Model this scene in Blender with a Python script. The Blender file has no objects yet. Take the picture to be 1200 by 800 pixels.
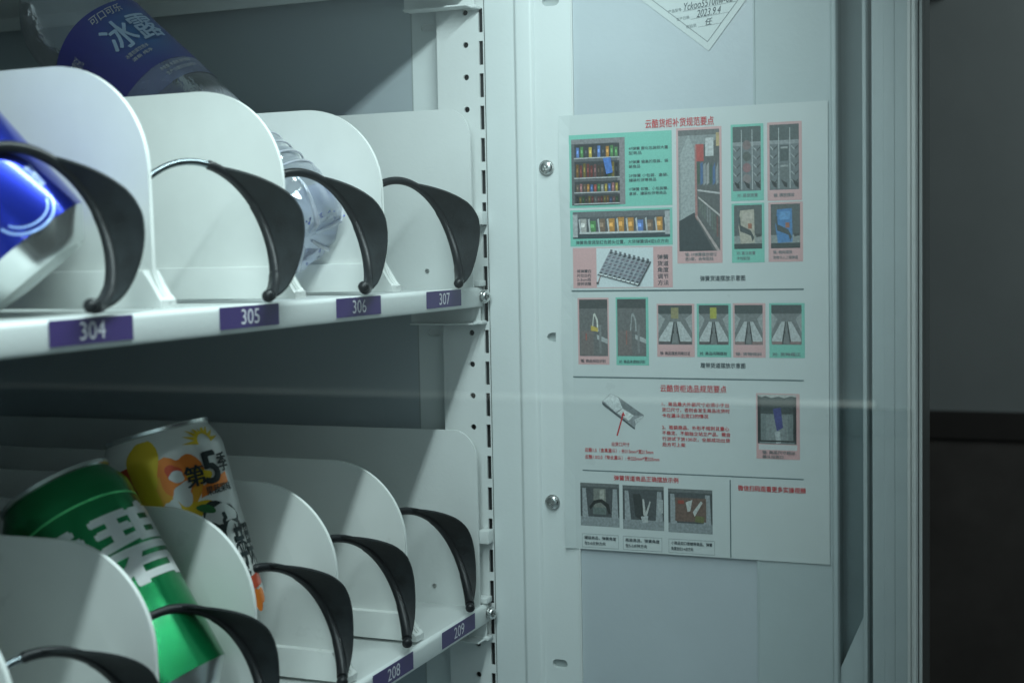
import bpy, bmesh, math, random
from mathutils import Vector, Matrix
from mathutils.geometry import tessellate_polygon
from mathutils import noise as mnoise
random.seed(7)
PI = math.pi
S = bpy.context.scene
COL = S.collection

# ------------------------------------------------------------------ camera
cd = bpy.data.cameras.new('camera'); cam = bpy.data.objects.new('camera', cd); COL.objects.link(cam)
CAM = Vector((-.906, -.384, 1.30))
Fv = Vector((.9260, .3722, -.0631)); Rv = Vector((.3718, -.9281, -.0190)); Uv = Rv.cross(Fv)
m = Matrix((Rv.normalized(), Uv.normalized(), -Fv.normalized())).transposed().to_4x4()
m.translation = CAM
cam.matrix_world = m
cd.sensor_width = 36; cd.lens = 48.81; cd.clip_start = .01; cd.clip_end = 60
cd.dof.use_dof = True; cd.dof.focus_distance = .93; cd.dof.aperture_fstop = 10
S.camera = cam

# ------------------------------------------------------------------ light
w = bpy.data.worlds.new('World'); S.world = w; w.use_nodes = True
bg = w.node_tree.nodes['Background']; bg.inputs[0].default_value = (.62, .80, .84, 1); bg.inputs[1].default_value = .018
LED_W, ROOM_W = 3.95, 8.5
def area(name, loc, rot, sx, sy, power, col):
    l = bpy.data.lights.new(name, 'AREA'); l.shape = 'RECTANGLE'; l.size = sx; l.size_y = sy; l.energy = power; l.color = col
    o = bpy.data.objects.new(name, l); COL.objects.link(o); o.location = loc; o.rotation_euler = rot
    return o
led = area('led_light', (-.535, -.118, 1.5675), (math.radians(16), 0, 0), .86, .015, LED_W, (.80, .98, .99))
room = area('room_light', (.75, -1.6, 2.1), (0, math.radians(-78), 0), 1.2, 1.2, ROOM_W, (.86, 1.0, .98))
vs = S.view_settings; vs.view_transform = 'Standard'; vs.look = 'None'; vs.exposure = .12; vs.gamma = 1; vs.use_curve_mapping = False
S.display_settings.display_device = 'sRGB'
S.cycles.max_bounces = 10; S.cycles.transparent_max_bounces = 12
S.cycles.use_denoising = True

# ------------------------------------------------------------------ materials
MATS = {}
def mat(name, col, rough=.5, metal=0, noise=.05, nscale=30, bump=0, bscale=200, spec=.5, coat=0, rnoise=.08):
    if name in MATS: return MATS[name]
    mt = bpy.data.materials.new(name); mt.use_nodes = True; MATS[name] = mt
    nt = mt.node_tree; b = nt.nodes['Principled BSDF']
    b.inputs['Roughness'].default_value = rough; b.inputs['Metallic'].default_value = metal
    b.inputs['Specular IOR Level'].default_value = spec
    b.inputs['Coat Weight'].default_value = coat; b.inputs['Coat Roughness'].default_value = .08
    tc = nt.nodes.new('ShaderNodeTexCoord')
    n = nt.nodes.new('ShaderNodeTexNoise'); n.inputs['Scale'].default_value = nscale; n.inputs['Detail'].default_value = 6; n.inputs['Roughness'].default_value = .65
    nt.links.new(tc.outputs['Object'], n.inputs['Vector'])
    r = nt.nodes.new('ShaderNodeValToRGB')
    r.color_ramp.elements[0].position = .3; r.color_ramp.elements[1].position = .7
    r.color_ramp.elements[0].color = tuple(c * (1 - noise) for c in col[:3]) + (1,)
    r.color_ramp.elements[1].color = tuple(min(1, c * (1 + noise)) for c in col[:3]) + (1,)
    nt.links.new(n.outputs['Fac'], r.inputs[0]); nt.links.new(r.outputs[0], b.inputs['Base Color'])
    mr = nt.nodes.new('ShaderNodeMapRange'); mr.inputs[3].default_value = max(.02, rough - rnoise); mr.inputs[4].default_value = rough + rnoise
    nt.links.new(n.outputs['Fac'], mr.inputs[0]); nt.links.new(mr.outputs[0], b.inputs['Roughness'])
    if bump:
        n2 = nt.nodes.new('ShaderNodeTexNoise'); n2.inputs['Scale'].default_value = bscale; n2.inputs['Detail'].default_value = 3
        nt.links.new(tc.outputs['Object'], n2.inputs['Vector'])
        bp = nt.nodes.new('ShaderNodeBump'); bp.inputs['Strength'].default_value = bump; bp.inputs['Distance'].default_value = .001
        nt.links.new(n2.outputs['Fac'], bp.inputs['Height']); nt.links.new(bp.outputs[0], b.inputs['Normal'])
    return mt
WHITE = mat('white_powder_coat', (.72, .76, .75), .34, noise=.035, nscale=9, bump=.10, bscale=420)
LINER = mat('liner_sheet_paint', (.73, .79, .785), .38, noise=.03, nscale=6, bump=.10, bscale=380)
PANEL = mat('bluish_inner_panel', (.515, .58, .615), .30, noise=.05, nscale=5, bump=.10, bscale=300)
REAR = mat('galvanised_rear_lining', (.50, .57, .60), .28, .2, noise=.02, nscale=3, rnoise=.02, bump=.05, bscale=90)
TRIM = mat('grey_door_trim', (.42, .47, .47), .4, noise=.05)
PLAST = mat('white_divider_plastic', (.79, .82, .80), .30, noise=.045, nscale=14, bump=.08, bscale=70, rnoise=.12)
BLACK = mat('black_sleeve_plastic', (.010, .012, .014), .38, spec=.35, noise=.2, bump=.12, bscale=500)
FIN = mat('black_fin_plastic', (.012, .016, .018), .60, spec=.24, noise=.45, nscale=90, rnoise=.16, bump=.25, bscale=900)
WIRE = mat('dark_steel_wire', (.22, .26, .28), .28, 1, noise=.15)
STEEL = mat('screw_steel', (.62, .63, .62), .28, 1, noise=.15, nscale=300)
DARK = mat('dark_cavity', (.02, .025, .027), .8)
PURPLE = mat('purple_label', (.050, .028, .150), .42, noise=.05)
LTEXT = mat('label_white_print', (.72, .72, .78), .5)
PAPER = mat('poster_paper', (.61, .675, .67), .30, noise=.02, nscale=20)
REDINK = mat('red_ink', (.62, .07, .08), .5)
BLUINK = mat('dark_print', (.06, .085, .10), .5)
GREYINK = mat('grey_print', (.20, .24, .25), .5)
WALL = mat('room_wall_paint', (.37, .41, .42), .8, noise=.10, nscale=2)
WAINS = mat('dark_brown_panelling', (.125, .115, .110), .6, noise=.3, nscale=3)
SKIRT = mat('near_black_rail', (.055, .050, .048), .6)
FLOOR = mat('dark_floor', (.05, .05, .05), .6, noise=.2, nscale=4)
BEIGE = mat('beige_box', (.30, .26, .22), .6)

def attr_mat(name, rough=.35, metal=0, grain=.25, gscale=700):
    mt = bpy.data.materials.new(name); mt.use_nodes = True; nt = mt.node_tree; b = nt.nodes['Principled BSDF']
    a = nt.nodes.new('ShaderNodeAttribute'); a.attribute_name = 'Col'
    n = nt.nodes.new('ShaderNodeTexNoise'); n.inputs['Scale'].default_value = gscale; n.inputs['Detail'].default_value = 4
    tc = nt.nodes.new('ShaderNodeTexCoord'); nt.links.new(tc.outputs['Object'], n.inputs['Vector'])
    mr = nt.nodes.new('ShaderNodeMapRange'); mr.inputs[1].default_value = .3; mr.inputs[2].default_value = .7
    mr.inputs[3].default_value = 1 - grain; mr.inputs[4].default_value = 1 + grain
    nt.links.new(n.outputs['Fac'], mr.inputs[0])
    mx = nt.nodes.new('ShaderNodeVectorMath'); mx.operation = 'SCALE'
    nt.links.new(a.outputs['Color'], mx.inputs[0]); nt.links.new(mr.outputs[0], mx.inputs['Scale'])
    nt.links.new(mx.outputs[0], b.inputs['Base Color'])
    b.inputs['Roughness'].default_value = rough; b.inputs['Metallic'].default_value = metal
    return mt
PHOTO = attr_mat('printed_panel', .35, 0, .05, 900)
PICT = attr_mat('printed_picture', .35, 0, .20, 600)
CANPRINT = attr_mat('can_print', .25, .35, .04, 60)

def pane_mat(name, tint, extra=0, gl=1.5, haze=0, hazecol=(.8, .85, .95), rough=0.0):
    mt = bpy.data.materials.new(name); mt.use_nodes = True; nt = mt.node_tree
    for n in list(nt.nodes):
        if n.type == 'BSDF_PRINCIPLED': nt.nodes.remove(n)
    out = [n for n in nt.nodes if n.type == 'OUTPUT_MATERIAL'][0]
    t = nt.nodes.new('ShaderNodeBsdfTransparent'); t.inputs[0].default_value = tint + (1,)
    g = nt.nodes.new('ShaderNodeBsdfGlossy'); g.inputs['Roughness'].default_value = rough; g.inputs[0].default_value = (1, 1, 1, 1)
    fr = nt.nodes.new('ShaderNodeFresnel'); fr.inputs[0].default_value = gl
    mr = nt.nodes.new('ShaderNodeMath'); mr.operation = 'MULTIPLY_ADD'; mr.inputs[1].default_value = 1.0; mr.inputs[2].default_value = extra; mr.use_clamp = True
    nt.links.new(fr.outputs[0], mr.inputs[0])
    mx = nt.nodes.new('ShaderNodeMixShader'); nt.links.new(mr.outputs[0], mx.inputs[0])
    src = t.outputs[0]
    if haze:
        d = nt.nodes.new('ShaderNodeBsdfDiffuse'); d.inputs[0].default_value = hazecol + (1,)
        m2 = nt.nodes.new('ShaderNodeMixShader')
        nz = nt.nodes.new('ShaderNodeTexNoise'); nz.inputs['Scale'].default_value = 45; nz.inputs['Detail'].default_value = 5
        tc = nt.nodes.new('ShaderNodeTexCoord'); nt.links.new(tc.outputs['Object'], nz.inputs['Vector'])
        m3 = nt.nodes.new('ShaderNodeMath'); m3.operation = 'MULTIPLY'; m3.inputs[1].default_value = haze * 2
        lw = nt.nodes.new('ShaderNodeLayerWeight'); lw.inputs[0].default_value = .35
        pw = nt.nodes.new('ShaderNodeMath'); pw.operation = 'MULTIPLY'; pw.inputs[1].default_value = .26; ad = nt.nodes.new('ShaderNodeMath'); ad.operation = 'ADD'; ad.use_clamp = True
        nt.links.new(lw.outputs['Facing'], pw.inputs[0]); nt.links.new(pw.outputs[0], ad.inputs[0]); nt.links.new(m3.outputs[0], ad.inputs[1])
        nt.links.new(nz.outputs['Fac'], m3.inputs[0]); nt.links.new(ad.outputs[0], m2.inputs[0])
        bp = nt.nodes.new('ShaderNodeBump'); bp.inputs['Strength'].default_value = .6; bp.inputs['Distance'].default_value = .003
        nt.links.new(nz.outputs['Fac'], bp.inputs['Height']); nt.links.new(bp.outputs[0], g.inputs['Normal']); nt.links.new(bp.outputs[0], fr.inputs['Normal'])
        nt.links.new(src, m2.inputs[1]); nt.links.new(d.outputs[0], m2.inputs[2]); src = m2.outputs[0]
    nt.links.new(src, mx.inputs[1]); nt.links.new(g.outputs[0], mx.inputs[2]); nt.links.new(mx.outputs[0], out.inputs[0])
    return mt
GLASS = pane_mat('door_glass', (.97, .985, .98))
PET = pane_mat('clear_bottle_plastic', (.92, .95, .985), .02, 1.50, .11, (.80, .86, .96), .05)
PETBASE = pane_mat('bluish_crumpled_plastic', (.90, .92, .99), .02, 1.45, .10, (.50, .58, .98), .06)

# ------------------------------------------------------------------ helpers
ORG = {}
def setp(o, label=None, cat=None, group=None, kind=None):
    if label: o['label'] = label
    if cat: o['category'] = cat
    if group: o['group'] = group
    if kind: o['kind'] = kind
    return o
def thing(name, label, cat, loc=(0, 0, 0), group=None):
    o = bpy.data.objects.new(name, None); COL.objects.link(o); o.location = loc; o.empty_display_size = .02
    ORG[o.name] = Vector(loc); setp(o, label, cat, group); return o
def obj(name, bm, mt, parent=None, local=False, smooth=False, M=None):
    """link a bmesh as one object; vertices are in world space unless local"""
    off = ORG[parent.name] if parent else Vector((0, 0, 0))
    if M is not None: bm.transform(M)
    if not local and parent: bmesh.ops.translate(bm, verts=bm.verts, vec=-off)
    bmesh.ops.recalc_face_normals(bm, faces=bm.faces) if not bm.faces.layers.int.get('flat') else None
    me = bpy.data.meshes.new(name)
    if smooth:
        for f in bm.faces: f.smooth = True
    bm.to_mesh(me); bm.free()
    for x in (mt if isinstance(mt, (list, tuple)) else [mt]): me.materials.append(x)
    if smooth: me.set_sharp_from_angle(angle=math.radians(42))
    o = bpy.data.objects.new(name, me); COL.objects.link(o)
    if parent: o.parent = parent; ORG[o.name] = off
    else: ORG[o.name] = Vector((0, 0, 0))
    return o
def BM(): return bmesh.new()
def box(bm, x0, x1, y0, y1, z0, z1, bev=0):
    vs = [bm.verts.new((x, y, z)) for x in (x0, x1) for y in (y0, y1) for z in (z0, z1)]
    fs = [bm.faces.new([vs[i] for i in q]) for q in ((0, 1, 3, 2), (4, 6, 7, 5), (0, 4, 5, 1), (2, 3, 7, 6), (0, 2, 6, 4), (1, 5, 7, 3))]
    if bev:
        es = list({e for f in fs for e in f.edges})
        bmesh.ops.bevel(bm, geom=es, offset=bev, segments=2, profile=.6, affect='EDGES')
    return bm
def tube(bm, pts, r, n=10, caps=True):
    """tube along points, r number or list"""
    pts = [Vector(p) for p in pts]; rings = []
    up = Vector((0, 0, 1)); prev = None
    for i, p in enumerate(pts):
        t = (pts[min(i + 1, len(pts) - 1)] - pts[max(i - 1, 0)]).normalized()
        if prev is None:
            a = t.orthogonal().normalized()
        else:
            a = (prev - t * prev.dot(t)).normalized()
        prev = a; b = t.cross(a); rr = r[i] if isinstance(r, (list, tuple)) else r
        rings.append([bm.verts.new(p + (a * math.cos(2 * PI * k / n) + b * math.sin(2 * PI * k / n)) * rr) for k in range(n)])
    for A, B in zip(rings, rings[1:]):
        for k in range(n): bm.faces.new((A[k], A[(k + 1) % n], B[(k + 1) % n], B[k]))
    if caps: bm.faces.new(rings[0]); bm.faces.new(rings[-1])
    return bm
def lathe(bm, prof, n=48, wob=None):
    rings = []
    for r, z in prof:
        ring = []
        for k in range(n):
            a = 2 * PI * k / n; rr = max(r, 1e-5)
            if wob: rr = rr * wob(a, z)
            ring.append(bm.verts.new((rr * math.cos(a), rr * math.sin(a), z)))
        rings.append(ring)
    for A, B in zip(rings, rings[1:]):
        for k in range(n): bm.faces.new((A[k], A[(k + 1) % n], B[(k + 1) % n], B[k]))
    return bm
def prism(bm, poly, x0, x1, bev=0):
    """poly of (y,z) extruded along x"""
    A = [bm.verts.new((x0, y, z)) for y, z in poly]; B = [bm.verts.new((x1, y, z)) for y, z in poly]
    fa = bm.faces.new(A); fb = bm.faces.new(B[::-1]); n = len(poly)
    for k in range(n): bm.faces.new((A[k], B[k], B[(k + 1) % n], A[(k + 1) % n]))
    if bev:
        bmesh.ops.bevel(bm, geom=list(set(fa.edges) | set(fb.edges)), offset=bev, segments=2, profile=.6, affect='EDGES')
    return bm
def plate(bm, x, y0, y1, z0, z1, holes, depth=.002):
    """sheet in the plane x with real holes (each a list of (y,z)), hole walls going back by depth"""
    outer = [(y0, z0), (y1, z0), (y1, z1), (y0, z1)]
    loops = [outer] + holes
    V = [[bm.verts.new((x, y, z)) for y, z in L] for L in loops]
    tris = tessellate_polygon([[Vector((y, z, 0)) for y, z in L] for L in loops])
    flat = [v for L in V for v in L]
    for t in tris:
        try: bm.faces.new([flat[i] for i in t])
        except ValueError: pass
    for L in V[1:]:
        B = [bm.verts.new(v.co + Vector((depth, 0, 0))) for v in L]; n = len(L)
        for k in range(n): bm.faces.new((L[k], L[(k + 1) % n], B[(k + 1) % n], B[k]))
    return bm
def circ(y, z, r, n=14): return [(y + r * math.cos(2 * PI * k / n), z + r * math.sin(2 * PI * k / n)) for k in range(n)]
def oblong(y, z, hw, hh, n=6):
    r = min(hw, hh); p = []
    for k in range(n + 1): a = -PI / 2 + PI * k / n; p.append((y + hw - r + r * math.cos(a), z + (hh - r) + r * math.sin(a)) if 0 else (y + (hw - r) + r * math.cos(a), z + r * math.sin(a)))
    for k in range(n + 1): a = PI / 2 + PI * k / n; p.append((y - (hw - r) + r * math.cos(a), z + r * math.sin(a)))
    return p
def text2d(body, w=None, h=None, bold=0.0, shear=0.0, align='L'):
    """text as flat bmesh in xy, lower left at the origin, fitted to w x h"""
    c = bpy.data.curves.new('print', 'FONT'); c.body = body; c.shear = shear; c.resolution_u = 3; c.space_line = .95
    o = bpy.data.objects.new('print', c); COL.objects.link(o)
    dg = bpy.context.evaluated_depsgraph_get(); me = bpy.data.meshes.new_from_object(o.evaluated_get(dg))
    bpy.data.objects.remove(o); bpy.data.curves.remove(c)
    bm = BM(); bm.from_mesh(me); bpy.data.meshes.remove(me)
    xs = [v.co.x for v in bm.verts]; ys = [v.co.y for v in bm.verts]
    x0, x1, y0, y1 = min(xs), max(xs), min(ys), max(ys)
    if bold:   # heavier strokes: overlaid copies a hair apart
        base = bm.copy(); q = bold * .9
        for dx, dy in ((q, 0), (q * .5, q * .6), (-q * .2, q * .3)):
            t_ = base.copy(); bmesh.ops.translate(t_, verts=t_.verts, vec=(dx, dy, dx * .004)); m_ = bpy.data.meshes.new('t'); t_.to_mesh(m_); bm.from_mesh(m_); bpy.data.meshes.remove(m_); t_.free()
        base.free()
    sx = w / (x1 - x0) if w else None; sy = h / (y1 - y0) if h else None
    sx = sx or sy; sy = sy or sx
    for v in bm.verts: v.co = Vector(((v.co.x - x0) * sx, (v.co.y - y0) * sy, v.co.z))
    return bm
def rivet_screw(name, parent, c, axis, r, h, wash=0):
    """pan head with a real cross recess, axis = direction the head faces"""
    bm = BM(); prof = [(r, 0), (r, h * .35), (r * .93, h * .65), (r * .72, h * .9), (r * .45, h)]
    if wash: prof = [(r * 1.0, 0), (r * 1.18, .0001), (r * 1.18, .0009), (r * .99, .0010)] + [(a, b + .0009) for a, b in prof[1:]]
    top = prof[-1][1]; n = 32
    lathe(bm, prof, n)
    # cross recess: inner ring in the form of a plus, sunk
    last = [v for v in bm.verts][-n:]
    ring = []
    for k in range(n):
        a = 2 * PI * k / n; m4 = (a % (PI / 2)); d = min(m4, PI / 2 - m4)
        rr = r * .42 if d < .3 else r * .14
        ring.append(bm.verts.new((rr * math.cos(a), rr * math.sin(a), top)))
    low = [bm.verts.new(v.co - Vector((0, 0, h * .5))) for v in ring]
    for k in range(n):
        q = (k + 1) % n
        bm.faces.new((last[k], last[q], ring[q], ring[k])); bm.faces.new((ring[k], ring[q], low[q], low[k]))
    bm.faces.new(low)
    M = Matrix.Translation(c) @ Vector((0, 0, 1)).rotation_difference(Vector(axis)).to_matrix().to_4x4() @ Matrix.Rotation(.5, 4, 'Z')
    return obj(name, bm, STEEL, parent, M=M, smooth=True)

# ------------------------------------------------------------------ room seen past the cabinet and mirrored in the glass
bm = BM(); box(bm, 2.0, 2.1, -5, 3, .968, 3.2); setp(obj('wall', bm, WALL), kind='structure')
bm = BM(); box(bm, 1.995, 2.1, -5, 3, 0, .914); setp(obj('wall_lower', bm, WAINS), kind='structure')
bm = BM(); box(bm, 1.985, 2.1, -5, 3, .914, .968); setp(obj('wall_rail', bm, SKIRT), kind='structure')
bm = BM(); box(bm, -3, 2.1, -5, 3, -.05, 0); setp(obj('floor', bm, FLOOR), kind='structure')
LS = bpy.data.materials.new('pale_emissive_trim'); LS.use_nodes = True
e = LS.node_tree.nodes['Principled BSDF']; e.inputs['Base Color'].default_value = (.7, .75, .72, 1); e.inputs['Emission Color'].default_value = (.85, 1, .93, 1); e.inputs['Emission Strength'].default_value = .11  # faint emission put in for the light on this pale trim
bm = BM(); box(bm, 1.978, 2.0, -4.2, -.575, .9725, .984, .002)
setp(obj('emissive_trim', bm, LS), 'thin pale trim with an added glow above the dark rail, seen mirrored across the glass', 'wall trim')
bm = BM(); box(bm, 1.95, 2.0, -.155, -.115, 1.795, 1.95, .006); wb = obj('wall_box', bm, BEIGE)
setp(wb, 'small beige box on the grey room wall at the top right beside the cabinet', 'wall box')
bm = BM(); box(bm, 1.95, 1.998, -.153, -.117, 1.785, 1.7945, .002); obj('bottom_edge', bm, WAINS, wb)

# ------------------------------------------------------------------ cabinet
cab = thing('cabinet', 'pale teal-white vending machine cabinet interior with slotted rail and side lining', 'cabinet', (-.5, .1, .6))
ZB, ZT = .62, 1.62
def profile(name, pts, mt, zb=ZB, zt=ZT, holes=None):
    """bent sheet: open polyline of (y, x) swept up z"""
    bm = BM(); A = [bm.verts.new((x, y, zb)) for y, x in pts]; B = [bm.verts.new((x, y, zt)) for y, x in pts]
    for k in range(len(pts) - 1): bm.faces.new((A[k], A[k + 1], B[k + 1], B[k]))
    return obj(name, bm, mt, cab, smooth=False)
def rnd(pts, r=.0008, seg=4):
    out = [pts[0]]
    for a, b, c in zip(pts, pts[1:], pts[2:]):
        a, b, c = Vector(a), Vector(b), Vector(c); rr = min(r, (a - b).length * .45, (c - b).length * .45)
        p = b + (a - b).normalized() * rr; q = b + (c - b).normalized() * rr
        for i in range(seg + 1):
            t = i / seg; out.append(tuple((p * (1 - t) + b * t) * (1 - t) + (b * (1 - t) + q * t) * t))
    out.append(pts[-1]); return out
def sheet(name, pts, mt, r=.0008, **k):
    o = profile(name, rnd(pts, r), mt, **k)
    for p in o.data.polygons: p.use_smooth = True
    o.data.set_sharp_from_angle(angle=math.radians(50)); return o
# flange, raised rib and column next to the rail
sheet('side_flange', [(-.0030, .006), (-.0030, 0), (-.0256, 0), (-.0275, -.0022), (-.0385, -.0022), (-.0405, 0), (-.0405, .0003)], LINER, .0012)
bm = BM()
cols = [oblong(-.0518, 1.0106, .0056, .0030), oblong(-.053, 1.472, .0062, .0034),
        [(-.0527, 1.2380), (-.0527, 1.2446), (-.0500, 1.2446), (-.0474, 1.2438), (-.0460, 1.2413), (-.0474, 1.2388), (-.0500, 1.2380)]]
plate(bm, 0, -.0675, -.0405, ZB, ZT, cols, .0035); obj('side_column', bm, LINER, cab)
bm = BM(); box(bm, .0036, .005, -.060, -.044, ZB, ZT); obj('column_backing', bm, TRIM, cab)
sheet('column_edge', [(-.0672, .0012), (-.0672, -.0008), (-.0686, -.0008), (-.0686, .0014)], WHITE, .0004)
bm = BM(); box(bm, .0014, .004, -.1925, -.0686, ZB, ZT); obj('inner_panel', bm, PANEL, cab)
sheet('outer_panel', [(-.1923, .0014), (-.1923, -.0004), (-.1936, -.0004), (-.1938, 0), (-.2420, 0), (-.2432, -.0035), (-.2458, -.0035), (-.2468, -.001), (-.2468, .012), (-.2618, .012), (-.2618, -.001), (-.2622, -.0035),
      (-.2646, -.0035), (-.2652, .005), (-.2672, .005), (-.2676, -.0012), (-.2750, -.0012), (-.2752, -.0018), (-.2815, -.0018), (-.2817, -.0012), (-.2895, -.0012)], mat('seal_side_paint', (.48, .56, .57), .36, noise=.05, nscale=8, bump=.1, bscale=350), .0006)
op_ = bpy.data.objects['outer_panel']; op_.data.materials.append(mat('dark_grey_recess', (.17, .24, .25), .5, noise=.08))
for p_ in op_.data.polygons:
    if p_.center.x + ORG[cab.name].x > .0035: p_.material_index = 1  # faces set back in the channel and groove get the darker grey
bm = BM()  # slanted foot that closes the channel
prism(bm, [(-.2469, .63), (-.2469, 1.0261), (-.2617, 1.0612), (-.2617, .63)], .0004, .0118); obj('channel_foot', bm, MATS['seal_side_paint'], cab)
sheet('door_seal', [(-.2896, .002), (-.2896, -.0045), (-.2915, -.0052), (-.2921, -.0030), (-.2925, -.0052), (-.2946, -.0052), (-.2952, -.0010), (-.2958, -.0010)], WHITE, .0005)
bm = BM(); box(bm, 0.0, .05, -.2985, .55, ZB - .02, ZT + .02, .002); 
obj('outer_side_wall', bm, WHITE, cab, M=Matrix.Translation((.0135, 0, 0)) @ Matrix.Diagonal((.73, 1, 1, 1)))
bm = BM(); box(bm, -.0005, .0135, -.2985, -.2962, ZB, ZT, .0006); obj('corner_trim', bm, WHITE, cab)
# rail with round holes and a column of slots
PITCH = .0225; slots = []; rholes = []
k0 = 1.46305
zz = [k0 + PITCH * i for i in range(-30, 6)]
hs = []
for z in zz:
    hs.append([(-.0021, z - .0083), (.0010, z - .0083), (.0010, z + .0083), (-.0021, z + .0083)])
    hs.append(circ(.0111, z + .0062, .0021))
bm = BM(); plate(bm, 0, -.0030, .0322, ZB + .12, ZT, hs, .0018); obj('slotted_rail', bm, WHITE, cab)
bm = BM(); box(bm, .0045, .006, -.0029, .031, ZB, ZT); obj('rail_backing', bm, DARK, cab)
bm = BM(); box(bm, 0, .012, .0322, .0334, ZB, ZT); obj('rail_return', bm, WHITE, cab)
bm = BM()
plate(bm, .012, .0334, .0585, ZB, ZT, [oblong(.0455, z, .0055, .0026) for z in (1.2435, 1.463, 1.017)], .003); obj('middle_lining', bm, LINER, cab)
bm = BM(); box(bm, .0151, .017, .034, .058, ZB, ZT); obj('lining_backing', bm, TRIM, cab)
bm = BM(); box(bm, .0128, .018, .0590, .56, ZB, ZT); obj('rear_lining', bm, REAR, cab)
bm = BM(); box(bm, .0122, .018, .0585, .0596, ZB, ZT); obj('lining_seam', bm, TRIM, cab)
for n_, a in (('back_wall', (-1.02, .02, .55, .56, ZB, ZT)), ('left_wall', (-1.03, -1.02, -.29, .56, ZB, ZT)), ('ceiling', (-1.03, .0135, -.29, .56, ZT, ZT + .01)), ('cabinet_floor', (-1.03, .0135, -.29, .56, ZB - .01, ZB))):
    bm = BM(); box(bm, *a); obj(n_, bm, REAR, cab)
for c_ in ((-.0002, -.0483, 1.3585), (-.0002, -.0485, 1.1255)):
    rivet_screw('screw', cab, c_, (-1, 0, 0), .0046, .0022, wash=1)

# lamp bar over the shelves, just out of the frame
lb = thing('lamp_bar', 'long slim light bar under the cabinet top in front of the shelves', 'lamp', (-.5, -.118, 1.575))
bm = BM(); box(bm, -.99, -.012, -.127, -.109, 1.569, 1.58, .002); obj('housing', bm, WHITE, lb)

# glass door
gd = thing('glass_door', 'large clear glass door pane in front of the shelves reflecting the room', 'glass door', (-.5, -.2965, .62))
bm = BM(); v = [bm.verts.new(p) for p in ((-1.35, -.2960, .60), (-.0012, -.2960, .60), (-.0012, -.2960, 1.68), (-1.35, -.2960, 1.68))]; bm.faces.new(v)
obj('pane', bm, GLASS, gd)

# ------------------------------------------------------------------ shelves
def arc(cy, cz, ry, rz, a0, a1, n=14): return [(cy + ry * math.cos(a0 + (a1 - a0) * k / n), cz + rz * math.sin(a0 + (a1 - a0) * k / n)) for k in range(n + 1)]
def divider(parent, x, z0, y_front=.0130, top=.1158, rad=.053, foot=True, th=.0026):
    d_ = .46
    poly = [(d_, z0 + .001), (d_, z0 + top)]
    poly += arc(y_front + rad, z0 + top - rad * .98, rad, rad * .98, PI / 2, PI, 22)[0:]
    poly += [(y_front, z0 + .018)]
    # concave flare down to the tray
    if foot: poly += [(y_front - .0016, z0 + .013), (y_front - .0040, z0 + .0085), (y_front - .0066, z0 + .0055), (y_front - .0092, z0 + .0042), (y_front - .0086, z0 + .001)]
    else: poly += [(y_front, z0 + .001)]
    bm = BM(); prism(bm, poly, x - th / 2, x + th / 2, .0008)
    o = obj('divider', bm, PLAST, parent, smooth=True)
    if foot:
        bm = BM(); y1 = y_front
        prism(bm, [(d_ - .01, z0 + .0008), (d_ - .01, z0 + .0185), (y1 + .001, z0 + .0185), (y1 - .0014, z0 + .0128), (y1 - .0058, z0 + .0060), (y1 - .0088, z0 + .0046), (y1 - .0088, z0 + .0008)], x - .0058, x + .0058, .0007)
        obj('divider_foot', bm, PLAST, o, smooth=True)
    return o
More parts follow.
